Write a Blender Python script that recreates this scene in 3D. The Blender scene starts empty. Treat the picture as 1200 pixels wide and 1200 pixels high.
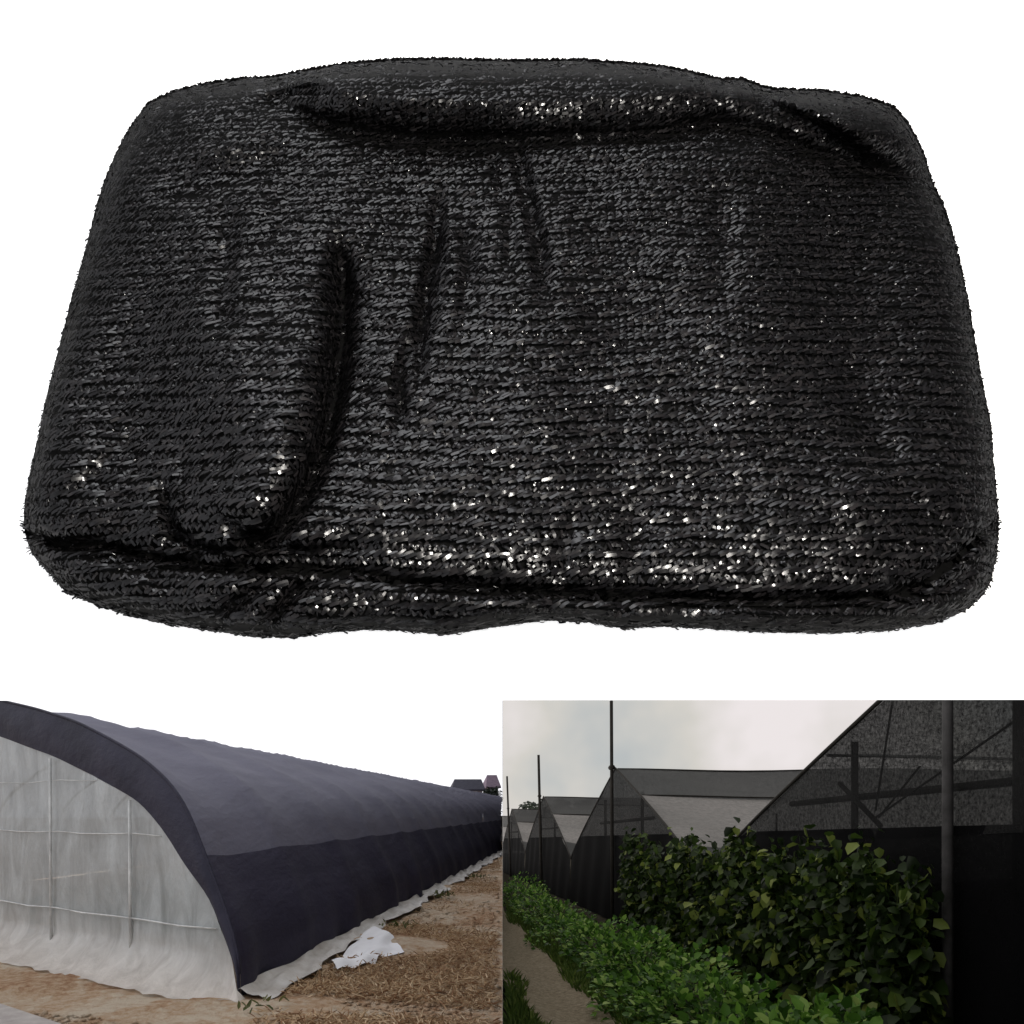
import bpy, math, random
import numpy as np
random.seed(7); rng = np.random.default_rng(7)
S = bpy.context.scene
C = S.collection

# ------------------------------------------------------------------ camera
# level view camera with a risen, shifted lens: the eye line lies low in the picture
cam = bpy.data.cameras.new('camera'); co = bpy.data.objects.new('camera', cam); C.objects.link(co)
co.location = (0, 0, 0); co.rotation_euler = (math.pi/2, 0, 0)
cam.sensor_width = 36; cam.lens = 30; cam.shift_x = 0.125; cam.shift_y = 350/1200
cam.clip_start = 0.02; cam.clip_end = 500
S.camera = co
S.view_settings.view_transform = 'Standard'; S.view_settings.look = 'None'
S.view_settings.exposure = 0; S.view_settings.gamma = 1
S.view_settings.use_curve_mapping = False
S.cycles.transparent_max_bounces = 24
S.cycles.max_bounces = 8
# ------------------------------------------------------------------ world: white overcast, dimmed out of view
w = bpy.data.worlds.new('World'); S.world = w; w.use_nodes = True
bg = w.node_tree.nodes['Background']; bg.inputs[0].default_value = (0.965, 0.965, 1.0, 1); bg.inputs[1].default_value = 0.98
_t = w.node_tree; _tc = _t.nodes.new('ShaderNodeTexCoord'); _sp = _t.nodes.new('ShaderNodeVectorMath'); _sp.operation = 'DOT_PRODUCT'; _sp.inputs[1].default_value = (-.8, .6, .15); _mr = _t.nodes.new('ShaderNodeMapRange')
_t.links.new(_tc.outputs['Generated'], _sp.inputs[0]); _t.links.new(_sp.outputs['Value'], _mr.inputs['Value'])
_mr.inputs['From Min'].default_value = -.5; _mr.inputs['From Max'].default_value = .36; _mr.inputs['To Min'].default_value = .10; _mr.inputs['To Max'].default_value = 1.2
_t.links.new(_mr.outputs[0], bg.inputs[1])    # unseen sky dimmed behind and right of the viewer to darken the bundle

def area(name, loc, target, size, power, col=(1, 1, 1), sy=None):
    l = bpy.data.lights.new(name, 'AREA'); l.energy = power; l.color = col
    l.shape = 'RECTANGLE'; l.size = size; l.size_y = sy or size
    o = bpy.data.objects.new(name, l); C.objects.link(o); o.location = loc
    d = np.array(target, float) - np.array(loc, float)
    from mathutils import Vector
    o.rotation_euler = Vector(d).to_track_quat('-Z', 'Y').to_euler()
    return o
area('key_lamp', (0.27, -0.25, 0.29), (0.1, 0.7, 0.36), 0.12, 16.0, (1.0, 0.94, 0.86))
area('overhead_lamp', (-0.1, -0.1, 2.1), (0.1, 0.7, 0.36), 1.3, 30, (0.99, 0.99, 1.0))

# ------------------------------------------------------------------ helpers
F = 1000.0; CX = 450.0; CY = 950.0
def at(px, py, y): return np.array([(px-CX)/F*y, y, (CY-py)/F*y])

def link(name, me, mat, parent=None):
    o = bpy.data.objects.new(name, me); C.objects.link(o)
    if mat: me.materials.append(mat)
    if parent: o.parent = parent
    return o
def mesh(name, V, Fs, mat, parent=None, smooth=False):
    """V (n,3) array, Fs list of faces or (m,k) array -> one object"""
    me = bpy.data.meshes.new(name)
    V = np.asarray(V, dtype=np.float32)
    if parent is not None:
        V = V - np.array(parent.location, dtype=np.float32)
    if isinstance(Fs, np.ndarray):
        k = Fs.shape[1]; m = len(Fs)
        me.vertices.add(len(V)); me.vertices.foreach_set('co', V.ravel())
        me.loops.add(m*k); me.loops.foreach_set('vertex_index', Fs.astype(np.int32).ravel())
        me.polygons.add(m); me.polygons.foreach_set('loop_start', np.arange(m, dtype=np.int32)*k)
        me.update(calc_edges=True); me.validate()
    else:
        me.from_pydata([tuple(map(float, v)) for v in V], [], [tuple(map(int, f)) for f in Fs]); me.update()
    if smooth:
        me.polygons.foreach_set('use_smooth', [True]*len(me.polygons))
    return link(name, me, mat, parent)
def thing(name, label, cat, loc, group=None):
    o = bpy.data.objects.new(name, None); C.objects.link(o); o.location = tuple(map(float, loc))
    o.empty_display_size = 0.1
    o['label'] = label; o['category'] = cat
    if group: o['group'] = group
    return o
def tag(o, label, cat, group=None, kind=None):
    o['label'] = label; o['category'] = cat
    if group: o['group'] = group
    if kind: o['kind'] = kind
    return o

class MB:
    def __init__(s): s.V = []; s.F = []; s.n = 0
    def add(s, V, Fs):
        V = np.asarray(V, float); s.V.append(V)
        s.F += [tuple(i+s.n for i in f) for f in Fs]; s.n += len(V)
    def box(s, x0, x1, y0, y1, z0, z1):
        V = [(x, y, z) for x in (x0, x1) for y in (y0, y1) for z in (z0, z1)]
        s.add(V, [(0,1,3,2), (4,6,7,5), (0,4,5,1), (2,3,7,6), (0,2,6,4), (1,5,7,3)])
    def tube(s, pts, r, n=8, jitter=0):
        pts = np.asarray(pts, float); m = len(pts); V = []
        r = np.broadcast_to(r, (m,))
        for i in range(m):
            d = pts[min(i+1, m-1)] - pts[max(i-1, 0)]; d = d/np.linalg.norm(d)
            a = np.cross(d, (0, 0, 1) if abs(d[2]) < .9 else (1, 0, 0)); a /= np.linalg.norm(a); b = np.cross(d, a)
            for k in range(n):
                t = 2*math.pi*k/n; V.append(pts[i] + r[i]*(math.cos(t)*a+math.sin(t)*b))
        Fs = [(i*n+k, i*n+(k+1) % n, (i+1)*n+(k+1) % n, (i+1)*n+k) for i in range(m-1) for k in range(n)]
        Fs += [tuple(range(n))[::-1], tuple((m-1)*n+k for k in range(n))]
        s.add(V, Fs)
    def grid(s, G):
        G = np.asarray(G, float); a, b = G.shape[:2]
        s.add(G.reshape(-1, 3), [(i*b+j, i*b+j+1, (i+1)*b+j+1, (i+1)*b+j) for i in range(a-1) for j in range(b-1)])
    def obj(s, name, mat, parent=None, smooth=False):
        return mesh(name, np.vstack(s.V), s.F, mat, parent, smooth)

def smooth_noise(x, y, seed=0, oct=3):
    x = np.asarray(x, float); y = np.asarray(y, float)
    r = np.random.default_rng(seed); out = np.zeros(np.broadcast(x, y).shape)
    for o in range(oct):
        for k in range(5):
            a = r.uniform(0, 2*math.pi); f = (1.9**o)*r.uniform(.7, 1.3); p = r.uniform(0, 6.28)
            out = out + np.sin((x*math.cos(a)+y*math.sin(a))*f+p)*(0.55**o)/3
    return out

# ------------------------------------------------------------------ materials
def nodes(name):
    m = bpy.data.materials.new(name); m.use_nodes = True
    nt = m.node_tree; b = nt.nodes['Principled BSDF']; return m, nt, b
def N(nt, t, **kw):
    n = nt.nodes.new(t)
    for k, v in kw.items():
        if k.startswith('i_'): n.inputs[k[2:].replace('_', ' ')].default_value = v
        else: setattr(n, k, v)
    return n
def ramp(nt, src, stops):
    r = N(nt, 'ShaderNodeValToRGB'); e = r.color_ramp.elements
    while len(e) < len(stops): e.new(0.5)
    for q, (p, c) in zip(e, stops): q.position = p; q.color = (*c, 1)
    nt.links.new(src, r.inputs[0]); return r.outputs[0]
def noise(nt, scale, detail=4, rough=.6, vec=None, dist=0):
    n = N(nt, 'ShaderNodeTexNoise'); n.inputs['Scale'].default_value = scale; n.inputs['Detail'].default_value = detail
    n.inputs['Roughness'].default_value = rough; n.inputs['Distortion'].default_value = dist
    if vec is None:
        g = N(nt, 'ShaderNodeNewGeometry'); vec = g.outputs['Position']
    nt.links.new(vec, n.inputs['Vector']); return n.outputs[0]
def stretch(nt, sc, rot=(0, 0, 0)):
    g = N(nt, 'ShaderNodeNewGeometry'); mp = N(nt, 'ShaderNodeMapping'); mp.inputs['Scale'].default_value = sc
    mp.inputs['Rotation'].default_value = rot
    nt.links.new(g.outputs['Position'], mp.inputs['Vector']); return mp.outputs[0]
def bump(nt, src, b, strength, dist):
    n = N(nt, 'ShaderNodeBump'); n.inputs['Strength'].default_value = strength; n.inputs['Distance'].default_value = dist
    nt.links.new(src, n.inputs['Height']); nt.links.new(n.outputs[0], b.inputs['Normal'])
def mix_noise_mat(name, stops, scale, rough=.9, bs=0, bd=.01, detail=5, spec=.3, vec=None):
    m, nt, b = nodes(name)
    v = stretch(nt, vec) if vec else None
    n = noise(nt, scale, detail, vec=v)
    nt.links.new(ramp(nt, n, stops), b.inputs['Base Color'])
    b.inputs['Roughness'].default_value = rough; b.inputs['Specular IOR Level'].default_value = spec
    if bs: bump(nt, noise(nt, scale*4, 4), b, bs, bd)
    return m
def leaf_mat(name, stops, trans=.35, rough=.45, spec=.35):
    m, nt, b = nodes(name)
    g = N(nt, 'ShaderNodeNewGeometry')
    col = ramp(nt, g.outputs['Random Per Island'], stops)
    nt.links.new(col, b.inputs['Base Color']); b.inputs['Roughness'].default_value = rough
    b.inputs['Specular IOR Level'].default_value = spec
    t = N(nt, 'ShaderNodeBsdfTranslucent'); nt.links.new(col, t.inputs[0])
    mx = N(nt, 'ShaderNodeMixShader'); mx.inputs[0].default_value = trans
    nt.links.new(b.outputs[0], mx.inputs[1]); nt.links.new(t.outputs[0], mx.inputs[2])
    nt.links.new(mx.outputs[0], nt.nodes['Material Output'].inputs[0]); return m
def net_mat(name, col, cover, var=.15, scale=40, rough=.6, col2=None, spec=.25, vec=(1, 1, 1), tl=0):
    """knitted shade cloth: dark tape covering a share of the area, open between"""
    m, nt, b = nodes(name)
    n2 = noise(nt, 1.3, 4, vec=stretch(nt, vec))
    col2 = col2 or tuple(c*1.35 for c in col)
    nt.links.new(ramp(nt, n2, [(.35, col), (.65, col2)]), b.inputs['Base Color'])
    b.inputs['Roughness'].default_value = rough; b.inputs['Specular IOR Level'].default_value = spec
    tr = N(nt, 'ShaderNodeBsdfTransparent'); mx = N(nt, 'ShaderNodeMixShader')
    n = noise(nt, scale, 2, .8)
    mr = N(nt, 'ShaderNodeMapRange'); mr.inputs['From Min'].default_value = .3; mr.inputs['From Max'].default_value = .7
    mr.inputs['To Min'].default_value = max(0, cover-var); mr.inputs['To Max'].default_value = min(1, cover+var)
    nt.links.new(n, mr.inputs['Value']); nt.links.new(mr.outputs[0], mx.inputs[0])
    nt.links.new(tr.outputs[0], mx.inputs[1]); nt.links.new(b.outputs[0], mx.inputs[2])
    if tl:
        q = N(nt, 'ShaderNodeBsdfTranslucent'); q.inputs[0].default_value = (.45, .45, .45, 1); m3 = N(nt, 'ShaderNodeMixShader'); m3.inputs[0].default_value = tl
        nt.links.new(b.outputs[0], m3.inputs[1]); nt.links.new(q.outputs[0], m3.inputs[2]); nt.links.new(m3.outputs[0], mx.inputs[2])
    nt.links.new(mx.outputs[0], nt.nodes['Material Output'].inputs[0]); return m

def emit_mat(name, stops, scale, strength, detail=3):
    m = bpy.data.materials.new(name); m.use_nodes = True; nt = m.node_tree; nt.nodes.remove(nt.nodes['Principled BSDF'])
    e = N(nt, 'ShaderNodeEmission'); e.inputs[1].default_value = strength
    nt.links.new(ramp(nt, noise(nt, scale, detail), stops), e.inputs[0])
    nt.links.new(e.outputs[0], nt.nodes['Material Output'].inputs[0]); return m

# white board
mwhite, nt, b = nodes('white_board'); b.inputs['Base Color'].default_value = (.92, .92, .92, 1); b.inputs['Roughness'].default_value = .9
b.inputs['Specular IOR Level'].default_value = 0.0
b.inputs['Emission Color'].default_value = (1, 1, 1, 1); b.inputs['Emission Strength'].default_value = .93   # added glow, washes out the bundle's shadow on the board
# black tape
mtape, nt, b = nodes('black_tape')
g = N(nt, 'ShaderNodeNewGeometry')
nt.links.new(ramp(nt, g.outputs['Random Per Island'], [(0, (.002, .002, .0022)), (.6, (.0045, .0042, .0048)), (1, (.011, .010, .0105))]), b.inputs['Base Color'])
mr = N(nt, 'ShaderNodeMapRange'); mr.inputs['To Min'].default_value = .16; mr.inputs['To Max'].default_value = .42
mlt = N(nt, 'ShaderNodeMath', operation='MULTIPLY'); mlt.inputs[1].default_value = 7.13
frc = N(nt, 'ShaderNodeMath', operation='FRACT')
nt.links.new(g.outputs['Random Per Island'], mlt.inputs[0]); nt.links.new(mlt.outputs[0], frc.inputs[0]); nt.links.new(frc.outputs[0], mr.inputs['Value'])
nt.links.new(mr.outputs[0], b.inputs['Roughness'])
b.inputs['Specular IOR Level'].default_value = 0
gl = N(nt, 'ShaderNodeBsdfGlossy'); gl.inputs['Color'].default_value = (.97, .98, 1, 1); nt.links.new(mr.outputs[0], gl.inputs['Roughness'])
df = N(nt, 'ShaderNodeBsdfDiffuse'); nt.links.new(b.inputs['Base Color'].links[0].from_socket, df.inputs[0])
mg = N(nt, 'ShaderNodeMixShader'); mg.inputs[0].default_value = .024
nt.links.new(df.outputs[0], mg.inputs[1]); nt.links.new(gl.outputs[0], mg.inputs[2]); nt.links.new(mg.outputs[0], nt.nodes['Material Output'].inputs[0])
mcore, nt, b = nodes('black_core'); b.inputs['Base Color'].default_value = (.002, .002, .002, 1); b.inputs['Roughness'].default_value = .8
b.inputs['Specular IOR Level'].default_value = .03

# ================================================================== WHITE BACKDROP BOARD
TILT = math.radians(73); DZ = math.tan(TILT)
Y0 = 0.60; Z0 = (CY-819)/F*Y0
def plane_y(py):                        # depth at which the ray of this height meets the leaning board
    k = (CY-py)/F                       # z = k*y ; z = Z0 + (y-Y0)*DZ
    return (Z0-Y0*DZ)/(k-DZ)
def onboard(px, py): return at(px, py, plane_y(np.asarray(py, float)))
nb = np.array([0, -math.sin(TILT), math.cos(TILT)])
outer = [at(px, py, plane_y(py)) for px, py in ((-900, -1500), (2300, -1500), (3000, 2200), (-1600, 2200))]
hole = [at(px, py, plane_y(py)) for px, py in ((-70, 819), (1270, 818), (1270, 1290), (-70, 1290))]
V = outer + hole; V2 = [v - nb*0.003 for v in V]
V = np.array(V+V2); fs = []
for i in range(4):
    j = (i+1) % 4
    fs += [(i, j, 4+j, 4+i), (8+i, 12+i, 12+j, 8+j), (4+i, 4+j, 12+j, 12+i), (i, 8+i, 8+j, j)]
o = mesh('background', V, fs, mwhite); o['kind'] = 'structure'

# ================================================================== FOLDED NET BUNDLE
OUT = np.array([(158,140),(172,122),(200,108),(240,98),(285,92),(320,90),(345,85),(400,75),(460,70),(520,69),(600,71),(680,70),(760,76),(800,82),(842,93),(870,92),(900,104),(960,106),(1010,113),(1048,125),(1068,150),(1083,180),(1092,210),(1108,245),(1122,290),(1135,350),(1143,400),(1152,450),(1162,500),(1167,560),(1171,610),(1170,650),(1160,690),(1135,715),(1095,731),(1040,740),(960,743),(880,741),(820,737),(770,735),(735,738),(690,730),(640,728),(600,733),(560,739),(520,745),(470,740),(430,739),(385,742),(345,748),(300,747),(250,740),(200,733),(150,722),(110,708),(75,695),(55,670),(35,650),(26,620),(27,590),(35,550),(45,505),(52,470),(65,420),(80,360),(97,300),(110,250),(120,215),(135,180),(148,155)], float)
def resample(P, step, closed=True):
    Q = np.vstack([P, P[:1]]) if closed else P
    d = np.r_[0, np.cumsum(np.linalg.norm(np.diff(Q, axis=0), axis=1))]
    n = max(2, int(d[-1]/step)); t = np.linspace(0, d[-1], n+1)[:-1] if closed else np.linspace(0, d[-1], n)
    return np.stack([np.interp(t, d, Q[:, 0]), np.interp(t, d, Q[:, 1])], 1)
def smooth_closed(P, it=2):
    for _ in range(it): P = .25*np.roll(P, 1, 0)+.5*P+.25*np.roll(P, -1, 0)
    return P
OUTS = smooth_closed(resample(OUT, 6), 3) 
OUTS = OUTS + (OUTS-OUTS.mean(0))/np.linalg.norm(OUTS-OUTS.mean(0), axis=1)[:, None]*(-1.5)
def segdist(X, Y, P, closed=False):
    Q = np.vstack([P, P[:1]]) if closed else P
    D = np.full(X.shape, 1e9)
    for a, b_ in zip(Q[:-1], Q[1:]):
        v = b_-a; L = v@v+1e-9
        t = np.clip(((X-a[0])*v[0]+(Y-a[1])*v[1])/L, 0, 1)
        D = np.minimum(D, (X-a[0]-t*v[0])**2+(Y-a[1]-t*v[1])**2)
    return np.sqrt(D)
def inside(X, Y, P):
    c = np.zeros(X.shape, bool); Q = np.roll(P, -1, 0)
    for (x1, y1), (x2, y2) in zip(P, Q):
        if y1 == y2: continue
        m = ((y1 > Y) != (y2 > Y)) & (X < (x2-x1)*(Y-y1)/(y2-y1)+x1); c ^= m
    return c
GS = 2.0
gx = np.arange(0, 1201, GS); gy = np.arange(40, 780, GS)
GX, GY = np.meshgrid(gx, gy)
COARSE = resample(OUT, 20)
D = segdist(GX, GY, OUTS[::2], True); IN = inside(GX, GY, OUTS); D = np.where(IN, D, 0)
prof = lambda d, R: np.sqrt(np.clip(1-(1-np.clip(d/R, 0, 1))**2, 0, 1))
_l = np.array([GX[j][IN[j]].min() if IN[j].any() else 600 for j in range(len(gy))]); _r = np.array([GX[j][IN[j]].max() if IN[j].any() else 600 for j in range(len(gy))])
_l = np.where(gy < 170, 150, _l); _r = np.where(gy < 200, 1090, _r)
DX = np.clip(np.minimum(GX-_l[:, None], _r[:, None]-GX), 0, 999)
H = 14*prof(D, 22) + 20*prof(D, 60) + 30*prof(DX, 270)          # millimetres above the mid line
def gauss(poly, depth, width):
    d = segdist(GX, GY, resample(np.array(poly, float), 8, False)); return depth*np.exp(-(d/width)**2)
def taper(poly, depth, width):      # fades out towards both ends
    P = resample(np.array(poly, float), 6, False); n = len(P); out = np.zeros(GX.shape)
    for i, p in enumerate(P):
        k = math.sin(math.pi*(i+.5)/n)**.5
        d2 = ((GX-p[0])**2+(GY-p[1])**2)/width**2
        out = np.maximum(out, depth*k*np.exp(-d2))
    return out
CR = np.array([(0,612),(60,636),(120,640),(190,656),(260,664),(330,668),(400,668),(470,682),(560,690),(640,696),(760,700),(860,706),(960,706),(1040,700),(1085,684),(1120,655),(1150,628),(1200,600)], float)
yc = np.interp(GX, CR[:, 0], CR[:, 1])
below = GY-yc
lower = 1/(1+np.exp(-below/4))
edge_up = np.where(below < 0, 1-prof(-below, 66), 0)             # the upper layer rounds over into the crease
H -= edge_up*17
H -= lower*10
H -= (8+7*np.clip((420-GX)/200, 0, 1)+10*np.clip((GX-1020)/60, 0, 1))*np.exp(-((below-2)/4.5)**2)
mid = np.where(below > 0, prof(below, 24), 0); H += 6*mid*lower
# rolled band along the top
TB = [(300,108),(345,128),(400,150),(470,160),(560,164),(660,160),(760,155),(840,143),(890,150),(940,170),(1000,190),(1060,204),(1100,215)]
ty = np.interp(GX, [p[0] for p in TB], [p[1] for p in TB]); ab = ty-GY
band = (1/(1+np.exp(-ab/5)))*np.clip((GX-290)/60, 0, 1)
H += band*(24*np.clip(ab/44, 0, 1)**.85)
H -= 4*np.exp(-((ab+4)/8)**2)*np.clip((GX-310)/60, 0, 1)*np.clip((1110-GX)/80, 0, 1)
H -= taper([(300,122),(340,108),(380,104)], 9, 9)
H -= taper([(862,92),(900,120),(960,150),(1000,178),(1015,190)], 8, 11)
H += taper([(880,92),(930,125),(990,150),(1040,175)], 6, 16)
# big finger fold on the left
H -= taper([(398,290),(402,340),(400,400),(392,460),(380,520),(360,575),(330,620),(290,645)], 34, 12)
H -= taper([(412,300),(418,380),(410,460),(400,540),(380,600)], 9, 26)
H += taper([(366,310),(362,380),(348,460),(328,530),(300,585),(260,610)], 8, 34)
H += 9*np.exp(-(((GX-285)/60)**2+((GY-590)/42)**2))
H -= taper([(192,560),(196,600),(205,630),(235,645),(270,650)], 13, 9)
H -= taper([(250,600),(300,640),(360,650),(430,640)], 10, 12)
# vertical gathers
H -= taper([(515,235),(510,290),(500,340),(492,400),(490,450)], 13, 8)
H += taper([(535,260),(530,340),(515,430)], 5, 14)
H -= taper([(478,400),(470,440),(468,500)], 10, 8)
H -= taper([(606,170),(612,210),(622,250),(632,290),(640,350)], 10, 10)
H -= taper([(270,250),(262,320),(262,400)], 7, 14)
H -= taper([(380,180),(340,230),(310,280)], 4, 22)
H -= taper([(845,210),(850,300),(842,360)], 4, 18)
H -= taper([(1000,420),(1020,500),(1060,580),(1100,620)], 6, 22)
H += taper([(560,165),(720,175),(900,190),(1000,230)], 4, 30)
H -= taper([(740,600),(742,650),(745,690)], 5, 16)
H -= taper([(680,600),(660,640),(660,690)], 4, 12)
# creases of the lower layer
H -= taper([(300,746),(330,712),(352,690),(385,672)], 15, 8)
H -= taper([(240,742),(275,708),(315,684)], 9, 8)
H -= taper([(60,640),(110,648),(170,668),(200,690)], 10, 9)
H -= taper([(720,700),(735,722),(742,740)], 7, 9)
H -= taper([(640,700),(650,716),(655,735)], 5, 9)
H -= taper([(1060,700),(1110,690),(1150,660)], 9, 8)
H += 2.2*smooth_noise(GX/70, GY/70, 3) + 0.9*smooth_noise(GX/22, GY/22, 5)
H += 20*np.exp(-(((GX-300)/85)**2+((GY-480)/160)**2))
H -= 10*np.exp(-(((GX-150)/60)**2+((GY-470)/170)**2))
H -= 9*np.exp(-(((GX-1010)/70)**2+((GY-330)/170)**2))
H += 4*np.exp(-(((GX-620)/120)**2+((GY-430)/160)**2))
H += 10*np.exp(-(((GX-1045)/95)**2+((GY-575)/55)**2))
H -= 2*np.exp(-(((GX-700)/260)**2+((GY-520)/110)**2))
H += 5*np.sin((GX-330)/47+GY/260)*np.exp(-((GX-520)/170)**2)*np.exp(-((GY-290)/130)**2)
H += 4*np.sin((GX-700)/60-GY/200)*np.exp(-((GX-860)/190)**2)*np.exp(-((GY-330)/150)**2)
H -= taper([(70,500),(140,420),(210,330),(260,260)], 4, 22)
H -= taper([(40,600),(110,560),(170,500)], 5, 14)
H -= taper([(205,500),(215,560),(230,600)], 4, 12)
H += taper([(420,690),(560,712),(700,718),(860,722),(1000,720),(1100,705)], 6, 12)
H -= taper([(545,250),(550,310),(545,360)], 5, 10)
H -= taper([(575,180),(590,215),(600,260),(598,330)], 5, 10)
H -= taper([(345,180),(300,200),(240,215),(180,225)], 5, 16)
H += taper([(330,150),(270,165),(200,185)], 5, 18)
H = H*np.clip(D/10, 0, 1)**.5
H = np.maximum(H, -4)
BASE = 22.0   # half thickness hidden behind the outline
def bil(A, px, py):
    fx = np.clip((px-gx[0])/GS, 0, len(gx)-1.001); fy = np.clip((py-gy[0])/GS, 0, len(gy)-1.001)
    i = fx.astype(int); j = fy.astype(int); u = fx-i; v = fy-j
    if A.ndim == 3: u = u[..., None]; v = v[..., None]
    return A[j, i]*(1-u)*(1-v)+A[j, i+1]*u*(1-v)+A[j+1, i]*(1-u)*v+A[j+1, i+1]*u*v
kz = (CY-GY)/F
yp = (Z0-Y0*DZ)/(kz-DZ)
DIR = np.stack([(GX-CX)/F, np.ones_like(GX), kz], -1)
cosn = -(DIR@nb)
WY = yp-(H+BASE)/1000/cosn*1.0
WP = DIR*WY[..., None]
# normals and tangents of the surface on the grid
dU = np.gradient(WP, GS, axis=1); dV = np.gradient(WP, GS, axis=0)
NR = np.cross(dV, dU); NR /= np.linalg.norm(NR, axis=-1)[..., None]+1e-12
sgn = np.sign(-(NR*DIR).sum(-1)); NR *= sgn[..., None]

# core mesh: rings from the outline inwards, plus the flank running back to the board
def core(parent):
    cen = np.array([600., 420.]); R = OUTS[::1]; n = len(R)
    ks = np.r_[0, .004, .01, .018, .028, .04, .055, .075, np.linspace(.1, .985, 60)]
    rings = []
    bc = R  # flank ring on the board, drawn in a little
    for q, ins in ((0.0, .045), (.35, .012), (.7, .002)):
        p = bc+(cen-bc)*ins
        Wd = np.array([at(x, y, plane_y(y)-(BASE*q)/1000/(-(np.array([(x-CX)/F, 1, (CY-y)/F])@nb))) for x, y in p]); rings.append(Wd)
    for k in ks:
        p = R+(cen-R)*k; rings.append(bil(WP, p[:, 0], p[:, 1])-bil(NR, p[:, 0], p[:, 1])*.0028*min(1, k/.03))
    V = np.vstack(rings); m = len(rings)
    Fs = [(i*n+j, i*n+(j+1) % n, (i+1)*n+(j+1) % n, (i+1)*n+j) for i in range(m-1) for j in range(n)]
    Fs += [tuple((m-1)*n+j for j in range(n)), tuple(range(n))[::-1]]
    return mesh('folded_core', V, Fs, mcore, parent, True)
bund = thing('folded_shade_net', 'large bundle of black knitted shade net folded into a thick rounded cushion', 'shade net', onboard(600, 742))
core(bund)

def ribbons(P, A, B, Nn, L, Wd, lift, K=4):
    """P centres, A unit along, B unit across, Nn normal; L,Wd,lift (n,)"""
    n = len(P); t = np.linspace(-.5, .5, K)
    V = np.zeros((n, K, 2, 3))
    prof_ = (1-4*t**2)
    for k in range(K):
        c = P+A*(L*t[k])[:, None]+Nn*(lift*prof_[k])[:, None]
        wk = Wd*(.82+.18*(prof_[k]))
        V[:, k, 0] = c-B*(wk/2)[:, None]; V[:, k, 1] = c+B*(wk/2)[:, None]
    V = V.reshape(-1, 3)
    base = (np.arange(n)*K*2)[:, None, None]
    q = np.array([[2*k, 2*k+1, 2*k+3, 2*k+2] for k in range(K-1)])[None]
    return V, (base+q).reshape(-1, 4)

def frames(px, py, ang, tilt):
    P = bil(WP, px, py); n = bil(NR, px, py); n /= np.linalg.norm(n, axis=1)[:, None]
    U = np.tile([1., 0, 0], (len(px), 1)); U -= n*(U*n).sum(1)[:, None]; U /= np.linalg.norm(U, axis=1)[:, None]
    W = np.cross(n, U)
    A = U*np.cos(ang)[:, None]+W*np.sin(ang)[:, None]; B = np.cross(n, A)
    # random roll about its own axis and pitch: flat tapes never lie quite level
    t1 = rng.normal(0, tilt, len(px)); t2 = rng.normal(0, tilt*.6, len(px))
    B2 = B*np.cos(t1)[:, None]+n*np.sin(t1)[:, None]; N2 = np.cross(A, B2)
    A2 = A*np.cos(t2)[:, None]+N2*np.sin(t2)[:, None]; N3 = np.cross(A2, B2)
    return P, A2, B2, n

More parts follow.
